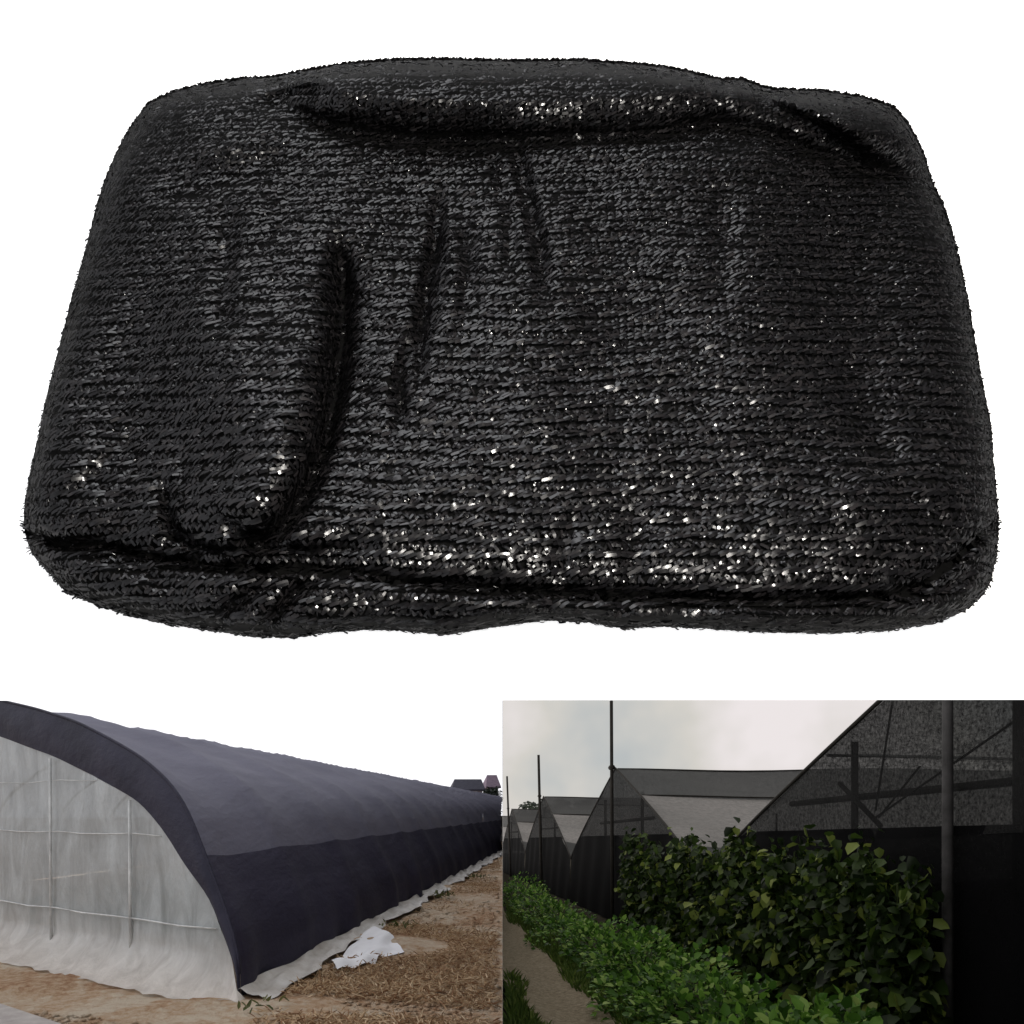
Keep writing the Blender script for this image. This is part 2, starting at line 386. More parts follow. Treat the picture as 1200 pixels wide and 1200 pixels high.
rows = []; y = 62.0
while y < 752:
    rows.append(y); y += 5.0+4.6*np.clip((y-120)/520, 0, 1)
allV = []; allF = []; nv = 0
def push(V, Fq):
    global nv
    allV.append(V); allF.append(Fq+nv); nv += len(V)
MM = .001
step_mm = 5.3
xs = np.arange(14, 1186, 1.0)
def rowy(y0, x):
    u = (x-600)/540
    return y0+20*np.abs(u)**3*np.clip(1.2-(y0-70)/600, .1, 1.1)+1.5*np.sin(x/47+y0/31)+1.1*np.sin(x/17+y0/9)+4.5*smooth_noise(x/120, y0/110+0*x, 17, 2)+1.2*smooth_noise(x/30, y0/30+0*x, 18, 2)
for ri, y0 in enumerate(rows):
    gap = (rows[ri+1]-y0) if ri+1 < len(rows) else 14
    yy = rowy(y0, xs); m = (bil(D, xs, yy) > 1.2)
    if m.sum() < 10: continue
    W = bil(WP, xs, yy); MM = .001; arc = np.r_[0, np.cumsum(np.minimum(np.linalg.norm(np.diff(W, axis=0), axis=1), .0022))]
    a0 = float(np.interp(600, xs, arc)); a = np.arange(a0 % (step_mm*MM), arc[-1], step_mm*MM); a = a+rng.normal(0, .00035, len(a))
    x = np.interp(a, arc, xs); x = x[(bil(D, x, rowy(y0, x)) > 1.5)]
    n = len(x); yr = rowy(y0, x)
    gpm = gap*.62*MM/ .93                     # row gap in metres on the surface
    # chain stitch: two short thick slanted bars per loop, alternating
    stp = 0
    sh_ = 0
    U_ = rng.uniform; MM = .001*(.64+.28*min(1, max(0, (y0-150)/380)))
    if ri % 2 == 0:       # laid-in tapes: long overlapping slanted strips, two to a stitch
        for dx, dy, w0 in ((0, -1.5, 2.3), (1.2, 1.5, 2.6)):
            xx = x+dx+sh_+rng.normal(0, .7, n); yv = yr+gap*.5+dy+rng.normal(0, .5, n); k_ = bil(D, xx, yv) > 3.5
            if not k_.any(): continue
            m_ = k_.sum(); P, A, B, nn = frames(xx[k_], yv[k_], rng.normal(.36, .14, m_), .19)
            push(*ribbons(P+nn*(U_(.5, 1.5, m_)*MM)[:, None], A, B, nn, U_(6.0, 8.6, m_)*MM, w0*U_(.7, 1.12, m_)*MM, U_(.2, .8, m_)*MM))
    else:                 # knots: steep tapes crossing in an X
        for dx, dy, sg in ((-1.0, 0, 1), (1.6, .4, -1), (3.6, 0, 1)):
            xx = x+dx+sh_+rng.normal(0, .8, n); yv = yr+gap*.5+dy+rng.normal(0, .6, n); k_ = (bil(D, xx, yv) > 4) & (rng.random(n) < (.95 if abs(dx) < 3 else .4))
            if not k_.any(): continue
            m_ = k_.sum(); P, A, B, nn = frames(xx[k_], yv[k_], sg*np.abs(rng.normal(.88, .20, m_)), .17)
            push(*ribbons(P+nn*(U_(-1.2, .3, m_)*MM)[:, None], A, B, nn, U_(4.8, 7.0, m_)*MM, U_(1.5, 2.5, m_)*MM, U_(.3, .9, m_)*MM))
    # curled edges and twisted bits that catch the light
    for q in range(2):
        xx = x+U_(-4, 4, n); yv = yr+U_(-.05, 1.0, n)*gap; k_ = (bil(D, xx, yv) > 2.5) & (rng.random(n) < .6)
        if not k_.any(): continue
        m_ = k_.sum(); P, A, B, nn = frames(xx[k_], yv[k_], rng.normal(0, .8, m_), .30+.12*np.clip((yv[k_]-560)/80, 0, 1))
        push(*ribbons(P+nn*(U_(-.2, 1.2, m_)*MM)[:, None], A, B, nn, U_(2.0, 4.2, m_)*MM, U_(.6, 1.4, m_)*MM, U_(.3, 1.1, m_)*MM))
MM = .001
# stray glossy flecks and a fuzzy rim
ro = smooth_closed(resample(OUT, 3.0), 4); cen = np.array([600., 420.])
for ins in (1.5, 3.5, 6):
    d = cen-ro; d /= np.linalg.norm(d, axis=1)[:, None]; p = ro+d*(ins+rng.normal(0, .8, len(ro)))[:, None]
    P, A, B, nn = frames(p[:, 0], p[:, 1], rng.uniform(-.7, .7, len(p)), .25)
    push(*ribbons(P, A, B, nn, rng.uniform(3, 5.5, len(p))*MM, rng.uniform(1.0, 1.8, len(p))*MM, rng.uniform(.2, .7, len(p))*MM))
# flank tapes between outline and board, seen from a step aside
for q in np.linspace(.1, .95, 7):
    k = len(ro); x, y_ = ro[:, 0], ro[:, 1]
    dirs = np.stack([(x-CX)/F, np.ones(k), (CY-y_)/F], 1); ypl = (Z0-Y0*DZ)/((CY-y_)/F-DZ)
    P = dirs*(ypl-BASE*q/1000/(-(dirs@nb)))[:, None]
    tng = np.roll(P, -1, 0)-np.roll(P, 1, 0); tng /= np.linalg.norm(tng, axis=1)[:, None]
    nn = np.cross(tng, np.tile(nb, (k, 1))); outw = P-P.mean(0); nn *= np.sign((nn*outw).sum(1))[:, None]; nn /= np.linalg.norm(nn, axis=1)[:, None]
    ang = rng.uniform(-1, 1, k); bb = np.cross(nn, tng); A = tng*np.cos(ang)[:, None]+bb*np.sin(ang)[:, None]; B = np.cross(nn, A)
    push(*ribbons(P-nn*.0022, A, B, nn, rng.uniform(5, 9, k)*MM, rng.uniform(1.5, 2.6, k)*MM, rng.uniform(.2, .8, k)*MM))
mesh('knitted_tape', np.vstack(allV), np.vstack(allF), mtape, bund)

mgrey, nt, b = nodes('grey_board'); b.inputs['Base Color'].default_value = (.05, .05, .05, 1); b.inputs['Roughness'].default_value = .9
# ================================================================== DIVIDER BETWEEN THE TWO PLACES
GZ = -1.6                                      # ground level below the eye
V = []
for y, zt in ((0.6055, .0795), (112, 24)):
    for px in (588.85, 589.15):
        for z in (-.66*y, zt):
            V.append(((px-CX)/F*y, y, z))
o = mesh('divider_wall', V, [(0,1,3,2), (4,6,7,5), (0,4,5,1), (2,3,7,6), (0,2,6,4), (1,5,7,3)], mgrey)
o['kind'] = 'structure'

# ================================================================== LEFT PLACE: POLYTUNNEL UNDER SHADE NET
mdirt, nt, b = nodes('straw_dirt')
n1 = noise(nt, 1.1, 6, .7); n2 = noise(nt, 9, 8, .75)
mxn = N(nt, 'ShaderNodeMath', operation='MULTIPLY_ADD'); mxn.inputs[1].default_value = .55; 
nt.links.new(n2, mxn.inputs[0])
ml = N(nt, 'ShaderNodeMath', operation='MULTIPLY'); ml.inputs[1].default_value = .5; nt.links.new(n1, ml.inputs[0]); nt.links.new(ml.outputs[0], mxn.inputs[2])
nt.links.new(ramp(nt, mxn.outputs[0], [(.32, (.20, .09, .05)), (.42, (.46, .26, .15)), (.50, (.64, .45, .30)), (.60, (.78, .66, .52))]), b.inputs['Base Color'])
b.inputs['Roughness'].default_value = 1; b.inputs['Specular IOR Level'].default_value = .1
bump(nt, n2, b, 1.0, .10)
mstraw = leaf_mat('dry_straw', [(0, (.28, .15, .08)), (.5, (.60, .43, .27)), (1, (.80, .65, .46))], .2, .8, .1)

ys = np.r_[np.linspace(3.0, 14, 90), np.linspace(14.4, 36, 60), np.linspace(40, 200, 24)]
rowsG = []
for y in ys:
    xr = (589.0-CX)/F*y
    xs_ = np.r_[np.linspace(-1.3*y-60, -.62*y-.1, 6), np.linspace(-.6*y, xr, 100)]
    z = GZ+.035*smooth_noise(xs_*2.2, np.full_like(xs_, y*2.2), 11, 4)
    z[:6] = GZ
    rowsG.append(np.stack([xs_, np.full_like(xs_, y), z], 1))
mb = MB(); mb.grid(rowsG); o = mb.obj('ground', mdirt, smooth=True); o['kind'] = 'structure'

CB = at(283, 1172, 1600/(1172-CY)); CB[2] = GZ
ax = np.array([.224, 1, 0.]); ax /= np.linalg.norm(ax)
ee = np.array([-1.25, 1, 0.]); ee /= np.linalg.norm(ee)
def endplane(px, py):
    # ray t*(a,1,k) meets the vertical plane through CB along ee
    d = np.array([(px-CX)/F, 1, (CY-py)/F]); nn = np.array([ee[1], -ee[0], 0]); t = (CB@nn)/(d@nn)
    p = d*t; return (p-CB)@ee, p[2]-GZ
outp = [(283,1172),(283,1143),(277,1100),(263,1060),(247,1017),(233,980),(220,947),(200,917),(167,888),(133,868),(90,846),(43,831),(0,821)]
inp = [(280,1160),(280,1147),(267,1107),(247,1053),(217,1013),(197,980),(163,938),(110,909),(63,886),(0,863)]
so = [endplane(*p) for p in outp]; si = [endplane(*p) for p in inp]
so[0] = (0, 0); si[0] = (si[0][0], 0)
s_l, z_l = so[-1]
HALF = s_l+1.15                                   # centre of the arch
zap = z_l+.16
so += [(s_l+.35, z_l+.085), (s_l+.75, z_l+.14), (HALF, zap)]
s2, z2 = si[-1]; si += [(s2+.45, z2+.10), (s2+.9, z2+.15), (HALF, zap-.42)]
def mirror(P): return P+[(2*HALF-s, z) for s, z in P[-2::-1]]
def fine(P, n):
    P = np.array(P); d = np.r_[0, np.cumsum(np.linalg.norm(np.diff(P, axis=0), axis=1))]
    t = np.linspace(0, d[-1], n); Q = np.stack([np.interp(t, d, P[:, 0]), np.interp(t, d, P[:, 1])], 1)
    R = Q.copy()
    for _ in range(3): R[1:-1] = .25*R[:-2]+.5*R[1:-1]+.25*R[2:]
    return R
PO = fine(mirror(so), 121); PI = fine(mirror(si), 121)
def W3(s, z, t=0): return CB+ee*s+ax*t+np.array([0, 0, z])
tun = thing('polytunnel', 'long arched polytunnel with clear plastic end under a dark shade net', 'greenhouse', CB)

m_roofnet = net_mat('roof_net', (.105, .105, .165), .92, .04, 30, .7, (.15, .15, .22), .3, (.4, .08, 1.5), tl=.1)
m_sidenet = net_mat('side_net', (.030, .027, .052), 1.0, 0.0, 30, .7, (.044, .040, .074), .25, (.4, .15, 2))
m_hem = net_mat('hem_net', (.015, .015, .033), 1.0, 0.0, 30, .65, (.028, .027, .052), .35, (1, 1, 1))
for m_ in (m_roofnet, m_sidenet, m_hem):
    nt = m_.node_tree; b = nt.nodes['Principled BSDF']
    bump(nt, noise(nt, 3.2, 5, .6, vec=stretch(nt, (1, .35, 1))), b, .35, .10)

def tmax(s, z):      # length along the axis until the divider
    p = W3(s, z); a = (588.2-CX)/F
    return min((a*p[1]-p[0])/(ax[0]-a*ax[1]), 98)
# seam where the lighter roof cloth meets the darker side cloth
iseam = int(np.argmin([abs(endplane(243, 1000)[1]-z) if i < 60 else 9 for i, (s, z) in enumerate(PO)]))
NT = 150
def sheet(i0, i1, name, mat, lift=0.0):
    G = []
    for i in range(i0, i1+1):
        s, z = PO[i]; row = []
        L = tmax(s, z)
        for k in range(NT):
            t = L*(k/(NT-1))**1.6
            hoop = abs(((t+.25)/2.2) % 1-.5)*2            # 1 at a hoop
            sag = .072*(1-hoop**2.2)
            fold = .018*math.sin(t*3.1+i*.22)*math.sin(i*.19+t*.9)
            if z < .9: fold += .035*math.sin(t*5.3+1.1*math.sin(t*1.7))*(1-z/.9)
            nn = np.array([-(PO[min(i+1, 120)][1]-PO[max(i-1, 0)][1]), (PO[min(i+1, 120)][0]-PO[max(i-1, 0)][0])]); nn /= np.linalg.norm(nn)+1e-9
            d = lift-sag+fold*(1 if t > .1 else 0)
            d *= min(1, .2+t*1.5)
            row.append(W3(s+nn[0]*d, max(z+nn[1]*d, .015), t))
        G.append(row)
    mb = MB(); mb.grid(G); return mb.obj(name, mat, tun, True)
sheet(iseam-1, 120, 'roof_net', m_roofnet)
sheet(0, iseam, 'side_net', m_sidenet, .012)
# folded edge of the net lying over the end
def ring_strip(Pa, Pb, off, bulge, name, mat, n=9, wob=.012):
    G = []
    nrm = -ax
    for i in range(121):
        row = []
        for k in range(n):
            f = k/(n-1); s = Pa[i][0]*(1-f)+Pb[i][0]*f; z = Pa[i][1]*(1-f)+Pb[i][1]*f
            row.append(W3(s, max(z, .012))+nrm*(off+bulge*math.sin(math.pi*f)+wob*math.sin(i*.55+f*4)*math.sin(f*2+i*.13)*(f > .05)))
        G.append(row)
    mb = MB(); mb.grid(G); return mb.obj(name, mat, tun, True)
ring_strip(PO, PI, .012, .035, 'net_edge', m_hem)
# piping: a thin fold at the outer edge
mb = MB(); mb.tube([W3(s, z+.005)-ax*.012 for s, z in PO[2:119]], .014, 6); mb.obj('edge_fold', m_hem, tun, True)

# plastic film of the end
mfilm, nt, b = nodes('clear_film')
nfm = noise(nt, 2.4, 7, .65, vec=stretch(nt, (1.6, 1.6, .45)), dist=.8)
zsep = N(nt, 'ShaderNodeSeparateXYZ'); gg = N(nt, 'ShaderNodeNewGeometry'); nt.links.new(gg.outputs['Position'], zsep.inputs[0])
b.inputs['Base Color'].default_value = (.63, .64, .63, 1)
b.inputs['Roughness'].default_value = .35; b.inputs['Specular IOR Level'].default_value = .5
dust = N(nt, 'ShaderNodeMapRange'); dust.inputs['From Min'].default_value = GZ+.05; dust.inputs['From Max'].default_value = GZ+.55
dust.inputs['To Min'].default_value = .90; dust.inputs['To Max'].default_value = .58
nt.links.new(zsep.outputs['Z'], dust.inputs['Value'])
ad = N(nt, 'ShaderNodeMath', operation='MULTIPLY_ADD'); ad.inputs[1].default_value = .9; nt.links.new(nfm, ad.inputs[0])
sb = N(nt, 'ShaderNodeMath', operation='SUBTRACT'); sb.inputs[1].default_value = .45; nt.links.new(dust.outputs[0], sb.inputs[0]); nt.links.new(sb.outputs[0], ad.inputs[2])
nt.links.new(ramp(nt, dust.outputs[0], [(.58, (.92, .98, 1.0)), (.90, (.94, .88, .82))]), b.inputs['Base Color'])
tr = N(nt, 'ShaderNodeBsdfTransparent'); mx = N(nt, 'ShaderNodeMixShader')
tl = N(nt, 'ShaderNodeBsdfTranslucent'); tl.inputs[0].default_value = (.78, .84, .90, 1)
mx2 = N(nt, 'ShaderNodeMixShader'); mx2.inputs[0].default_value = .35
nt.links.new(b.outputs[0], mx2.inputs[1]); nt.links.new(tl.outputs[0], mx2.inputs[2])
nt.links.new(ad.outputs[0], mx.inputs[0]); nt.links.new(tr.outputs[0], mx.inputs[1]); nt.links.new(mx2.outputs[0], mx.inputs[2])
nt.links.new(mx.outputs[0], nt.nodes['Material Output'].inputs[0])
bump(nt, noise(nt, 4.5, 5, .65, vec=stretch(nt, (1, 1, .35), (0, .3, 0))), b, .8, .06)
NF = 60; G = []
for i in range(0, 121):
    sI, zI = PI[i]; row = []
    for k in range(NF):
        f = k/(NF-1)
        # vertical columns from arch to ground, spreading outwards a little where it is weighted down
        z = zI*(1-f); out = .0
        bel = .02*smooth_noise(np.array(sI*5), np.array(z*5), 21, 4)
        flare = .46*(.25+.75*min(1, max(0, sI)/.6))*max(0, 1-z/.38)**2 if zI > .05 else .0
        ruf = .03*math.sin(sI*16+2*math.sin(sI*5))*max(0, 1-z/.5)
        s = sI
        if i < 60: s = sI-.10*max(0, 1-z/.25)**2*(1 if zI < .6 else .3)
        row.append(W3(s, max(z, .012+.02*abs(math.sin(sI*9))*(f > .97)))-ax*(flare+ruf+float(bel)+.0))
    G.append(row)
mb = MB(); mb.grid(G); mb.obj('end_film', mfilm, tun, True)
# white weathered bars of the end frame, standing just behind the film
mbar = mix_noise_mat('galvanised_bar', [(.35, (.42, .43, .43)), (.65, (.72, .74, .74))], 4, .5, spec=.5)
def arch_z(s):
    half = PI[:61]; return float(np.interp(s, half[:, 0], half[:, 1]))
def s_at(px, py=1050): return endplane(px, py)[0]
for px in (62, 155, -45):
    s = s_at(px); mb = MB(); zt = arch_z(s)-.01
    mb.tube([W3(s, .0)-ax*.03, W3(s, zt-.02)-ax*.05], .017, 8); mb.obj('end_post', mbar, tun, True)
z1 = endplane(100, 976)[1]; z2_ = endplane(120, 1071)[1]; z3 = endplane(30, 917)[1]
mclip = mix_noise_mat('white_clip', [(.3, (.7, .7, .7)), (.7, (.85, .85, .85))], 8, .5)
for zz, r in ((z1, .016), (z2_, .020), (z3, .010)):
    sa = float(np.interp(zz, [p[1] for p in PI[:61]], [p[0] for p in PI[:61]]))
    mb = MB(); mb.tube([W3(s, zz+.01*math.sin(s*5))-ax*.04 for s in np.linspace(sa+.05, 2*HALF-sa-.05, 20)], r*.42, 6)
    rail = mb.obj('end_rail', mbar, tun, True)
    if r > .012:
        mb = MB()
        ws = np.arange(sa+.1, 2*HALF-sa-.1, .022)
        mb.tube([W3(s, zz+.009*math.sin(i*1.1)+.004*math.sin(i*.37))-ax*.052 for i, s in enumerate(ws)], [.003+.008*max(0, math.sin(i*.8+2*math.sin(i*.11)))*(.4+.6*random.random()) for i in range(len(ws))], 5)
        mb.obj('wiggle_clip', mclip, rail)
# hoops inside
mb = MB()
hoopmat = mbar
for t in (0.03,):
    mb.tube([W3(s, z-.05, t) for s, z in [(q[0]+.09*(1 if i < 60 else -1), q[1]-.06) for i, q in enumerate(PO)][6:115]], .016, 6)
mb.obj('end_hoop', mbar, tun, True)
for q in range(1, 23):
    t = q*2.2-.25; pts = [(s, z) for s, z in [(p_[0]+.09*(1 if i < 60 else -1), p_[1]-.11) for i, p_ in enumerate(PO)][4:117] if tmax(s, z) > t+.3]
    if len(pts) < 8: continue
    mb = MB(); mb.tube([W3(s, z, t) for s, z in pts], .03, 6); mb.obj('hoop', mclip, tun, True)
# skirt of pale plastic sticking out along the base of the side
mskirt = mix_noise_mat('pale_skirt', [(.3, (.42, .38, .34)), (.7, (.62, .60, .58))], 3, .45, .5, .03, spec=.4)
G = []; Ls = tmax(0, 0)-.05
side = np.array([ee[1]*1, -ee[0], 0]);
outd = np.array([ax[1], -ax[0], 0])
for k in range(170):
    t = -.05+Ls*(k/169)**1.4; row = []
    wv = .30+.05*math.sin(t*2.1)+.04*math.sin(t*5.7+1)
    if 3.2 < t < 6: wv -= .05
    for j in range(7):
        f = j/6; dz = .03+.05*(1-f)**2+.018*math.sin(t*7+j)*(f > .1)+.02*math.sin(t*3.1+j*2)
        p_ = CB+ax*t+outd*(wv*f-.04)+np.array([0, 0, max(.035, dz+.015)]); p_[0] = min(p_[0], (588.9-CX)/F*p_[1]); row.append(p_)
    G.append(row)
mb = MB(); mb.grid(G); mb.obj('plastic_skirt', mskirt, tun, True)

# earth and crops glimpsed inside through the film
mcrop = leaf_mat('inside_crop', [(0, (.05, .075, .03)), (.5, (.09, .11, .05)), (1, (.14, .11, .06))])
def leaves(P, size, dirs=None, seed=0, droop=.3, aspect=.55, fold=.25):
    """n leaves as folded diamonds (6 verts, 2 quads each)"""
    r = np.random.default_rng(seed); n = len(P); size = np.broadcast_to(size, (n,))
    a = r.uniform(0, 2*math.pi, n); el = r.normal(-droop, .45, n)
    A = np.stack([np.cos(a)*np.cos(el), np.sin(a)*np.cos(el), np.sin(el)], 1)
    if dirs is not None: A = A*.6+dirs; A /= np.linalg.norm(A, axis=1)[:, None]
    up = np.tile([0, 0, 1.], (n, 1))+r.normal(0, .45, (n, 3)); B = np.cross(A, up); B /= np.linalg.norm(B, axis=1)[:, None]+1e-9
    Nn = np.cross(B, A)
    s = size[:, None]
    base = P; tip = P+A*s-Nn*s*.12
    l1 = P+A*s*.28-B*s*aspect*.5+Nn*s*fold*.3; l2 = P+A*s*.68-B*s*aspect*.38+Nn*s*fold*.2
    r1 = P+A*s*.28+B*s*aspect*.5+Nn*s*fold*.3; r2 = P+A*s*.68+B*s*aspect*.38+Nn*s*fold*.2
    V = np.stack([base, l1, l2, tip, r2, r1], 1).reshape(-1, 3)
    b0 = (np.arange(n)*6)[:, None]
    Fq = np.vstack([b0+np.array([0, 1, 2, 3]), b0+np.array([0, 3, 4, 5])])
    return V, Fq
P = []
for q in range(5):
    s0 = .7+q*.9
    for k in range(420):
        t = random.uniform(.7, 7); h = random.uniform(.05, .55)
        P.append(W3(s0+random.gauss(0, .16), h, t))
V, Fq = leaves(np.array(P), .13, seed=3); o = mesh('crop_foliage', V, Fq, mcrop)
tag(o, 'dim green crop rows growing inside behind the hazy plastic end', 'crops', kind='stuff')

# white sheet lying by the skirt
msheet = mix_noise_mat('white_sheet', [(.3, (.80, .80, .84)), (.7, (.9, .9, .94))], 2, .6, .3, .02)
def gnd(px, py): y = 1600/(py-CY); p = at(px, py, y); return p
TL, TR, BL, BR = gnd(432, 1096), gnd(452, 1094), gnd(388, 1138), gnd(474, 1118)
TR = gnd(458, 1100); 
sh = thing('plastic_sheet', 'crumpled bright white plastic sheet lying on dirt beside the tunnel skirt', 'sheet', (BL+BR)/2)
G = []
for i in range(26):
    u = i/25; row = []
    for j in range(18):
        v = j/17
        p = (TL*(1-u)+TR*u)*(1-v)+(BL*(1-u)+BR*u)*v
        z = .03+.05*math.exp(-((u-.5)**2)/.08)*(1-v)**.7+.022*math.sin(u*9+v*4)+.016*math.sin(v*13+u*5)
        row.append(p+np.array([0, 0, max(z, .02)+.04*(1-v)]))
    G.append(row)
mb = MB(); mb.grid(G); mb.obj('main_sheet', msheet, sh, True)
G = []
p0, p1, p2, p3 = gnd(384, 1133), gnd(395, 1140), gnd(448, 1124), gnd(440, 1132)
for i in range(14):
    u = i/13; a = p0*(1-u)+p2*u; c = p1*(1-u)+p3*u
    G.append([a*(1-v)+c*v+np.array([0, 0, .035+.06*math.sin(math.pi*v)+.015*math.sin(u*11)]) for v in np.linspace(0, 1, 6)])
mb = MB(); mb.grid(G); mb.obj('folded_edge', msheet, sh, True)

# concrete edging at the near left
mconc = mix_noise_mat('old_concrete', [(.3, (.30, .27, .26)), (.7, (.45, .42, .40))], 7, .9, .5, .01)
p0 = gnd(-80, 1158); p1 = gnd(75, 1212); d = (p1-p0); d /= np.linalg.norm(d); q = np.array([d[1], -d[0], 0]); q = q if q[1] < 0 else -q
mb = MB(); a, b2 = p0-d*1.0, p1+d*.6
V = [a, b2, b2+q*.45, a+q*.45]; V = [v+np.array([0, 0, dz]) for dz in (-.02, .075) for v in V]
mb.add(V, [(3,2,1,0), (4,5,6,7), (0,1,5,4), (1,2,6,5), (2,3,7,6), (3,0,4,7)])
o = mb.obj('concrete_kerb', mconc); o.modifiers.new('bevel', 'BEVEL').width = .012
tag(o, 'pale concrete kerb across the near corner before the plastic end', 'kerb')

# straw, clods and litter
P = []; rr = np.random.default_rng(5)
while len(P) < 22000:
    y = 5.5+rr.random()**1.5*26; x = rr.uniform(-.46*y, .1385*y-.07)
    p = np.array([x, y, GZ]); t = (p-CB)@outd
    if t < .32 and (p-CB)@ax > -.6: continue
    if (p-CB)@ax < .1 and abs((p-CB)@ee) < 9 and (p-CB)@ax > -.45: continue
    if (p-(BL+BR+TL+TR)/4)@(p-(BL+BR+TL+TR)/4) < .75: continue
    dens = smooth_noise(x*.9, y*.9, 31, 3)
    if rr.random() > .12+.85*dens+.35*(x > .02*y-.6): continue
    P.append((x, y, GZ+rr.uniform(0, .05)+.035*float(smooth_noise(x*2.2, y*2.2, 11, 4))))
P = np.array(P); V, Fq = leaves(P, rr.uniform(.03, .11, len(P)), seed=9, droop=0.0, aspect=.12, fold=.1)
o = mesh('straw', V, Fq, mstraw); tag(o, 'loose brown straw littering the dirt beside the tunnel', 'straw', kind='stuff')
# clods of soil
ico = np.array([(0,0,1),(.9,0,.3),(.28,.85,.3),(-.72,.53,.3),(-.72,-.53,.3),(.28,-.85,.3),(0,0,-.6)]); icf = np.array([(0,1,2),(0,2,3),(0,3,4),(0,4,5),(0,5,1),(6,2,1),(6,3,2),(6,4,3),(6,5,4),(6,1,5)])
VV = []; FF = []
while len(VV) < 5200:
    y = 5.6+rr.random()**1.6*22; x = rr.uniform(-.46*y, .135*y); p = np.array([x, y, GZ])
    if -.75 < (p-CB)@ax and (p-CB)@outd < .34: continue
    if smooth_noise(x*1.6, y*1.6, 61, 3) < .1+rr.normal(0, .3): continue
    if np.linalg.norm(p-(BL+BR+TL+TR)/4) < .8: continue
    z = GZ+.035*float(smooth_noise(x*2.2, y*2.2, 11, 4)); r_ = .010+.035*rr.random()**4
    a = rr.uniform(0, 6.28); m3 = np.array([[math.cos(a), -math.sin(a), 0], [math.sin(a), math.cos(a), 0], [0, 0, rr.uniform(.5, .9)]])
    VV.append((ico*rr.uniform(.7, 1.3, (7, 1)))@m3.T*r_+np.array([x, y, z])); FF.append(icf+7*(len(VV)-1))
o = mesh('soil_clods', np.vstack(VV), np.vstack(FF), mdirt); tag(o, 'small brown clods of loose soil scattered over the dirt', 'soil', kind='stuff')
# small weeds at the corner
mweed = leaf_mat('weed_green', [(0, (.07, .085, .025)), (1, (.16, .17, .06))])
P = []
for px, py, n in ((308, 1184, 14), (470, 1090, 40), (520, 1052, 50), (556, 1030, 40)):
    g0 = gnd(px, py)
    for k in range(n): P.append(g0+np.array([rr.normal(0, .12), rr.normal(0, .15), rr.uniform(.01, .08)]))
V, Fq = leaves(np.array(P), .09, seed=12, droop=-.5, aspect=.35); o = mesh('weeds', V, Fq, mweed); tag(o, 'short green weeds along the edge of the dirt', 'weeds', kind='stuff')

# far houses and trees over the tunnel
mroof = mix_noise_mat('slate_roof', [(.3, (.035, .035, .055)), (.7, (.06, .06, .085))], 3, .8)
mroof2 = mix_noise_mat('faded_roof', [(.3, (.17, .12, .17)), (.7, (.26, .2, .25))], 3, .8)
mwall = mix_noise_mat('far_wall', [(.3, (.3, .28, .3)), (.7, (.4, .38, .4))], 2, .9)
mpane = mix_noise_mat('dark_window', [(.3, (.03, .03, .04)), (.7, (.06, .06, .07))], 2, .3)
def house(px0, px1, pyr, pye, Y, rm, label):
    x0, x1 = (px0-CX)/F*Y, (px1-CX)/F*Y; zr = (CY-pyr)/F*Y; ze = (CY-pye)/F*Y
    h = thing('farmhouse', label, 'house', ((x0+x1)/2, Y+2, GZ), 'houses far beyond the tunnel')
    mb = MB(); mb.box(x0+.3, x1-.3, Y+.4, Y+5.6, GZ-.1, ze+.1); mb.obj('wall', mwall, h)
    mb = MB(); i = .5
    V = [(x0, Y, ze), (x1, Y, ze), (x1, Y+6, ze), (x0, Y+6, ze), (x0+i, Y+3, zr), (x1-i*.3, Y+3, zr), (x0, Y, ze-.15), (x1, Y, ze-.15), (x1, Y+6, ze-.15), (x0, Y+6, ze-.15)]
    mb.add(V, [(0,1,5,4), (2,3,4,5), (1,2,5), (3,0,4), (9,8,7,6), (0,6,7,1), (1,7,8,2), (2,8,9,3), (3,9,6,0)])
    mb.obj('roof', rm, h)
    mb = MB(); mb.box((x0+x1)/2-.5, (x0+x1)/2+.5, Y+.36, Y+.41, GZ+1, GZ+2.2); mb.obj('window', mpane, h)
house(530, 569, 912, 925, 98, mroof, 'far house with dark slate roof above the tunnel')
house(569.5, 587.3, 907, 922, 104, mroof2, 'far house with faded mauve roof at the tunnel end')
mtree = leaf_mat('far_tree', [(0, (.03, .042, .035)), (1, (.06, .08, .055))])
mbark = mix_noise_mat('bark', [(.3, (.06, .045, .035)), (.7, (.12, .1, .08))], 8)
for i, (px, py, r_) in enumerate(((572, 926, 1.0), (584, 925, 1.1))):
    Y = 92; c = at(px, py, Y); c[2] = GZ
    c[0] = min(c[0], (587-CX)/F*Y-r_*.55)
    t = thing('tree', ('dark round far tree before the slate roofed house', 'dark far tree before the mauve roofed house')[i], 'tree', c, 'trees far beyond the tunnel')
    mb = MB(); mb.tube([c, c+np.array([.1, 0, 2.2])], [.18, .08], 6); mb.obj('trunk', mbark, t)
    top = (CY-py+3)/F*Y-GZ; n = 500
    u = rr.normal(0, 1, (n, 3)); u /= np.linalg.norm(u, axis=1)[:, None]; u *= rr.uniform(.5, 1, n)[:, None]**.5
    Pq = c+np.array([0, 0, top*.62])+u*np.array([r_*.6, r_, top*.40])
    V, Fq = leaves(Pq, .34, seed=40+i); mesh('crown', V, Fq, mtree, t)

# ================================================================== RIGHT PLACE: NET HOUSES BESIDE A PATH
SL = -.035; RX = .055
def gz(y): return GZ+SL*y
def R(X, y, h): return np.array([X+RX*y, y, gz(y)+h])
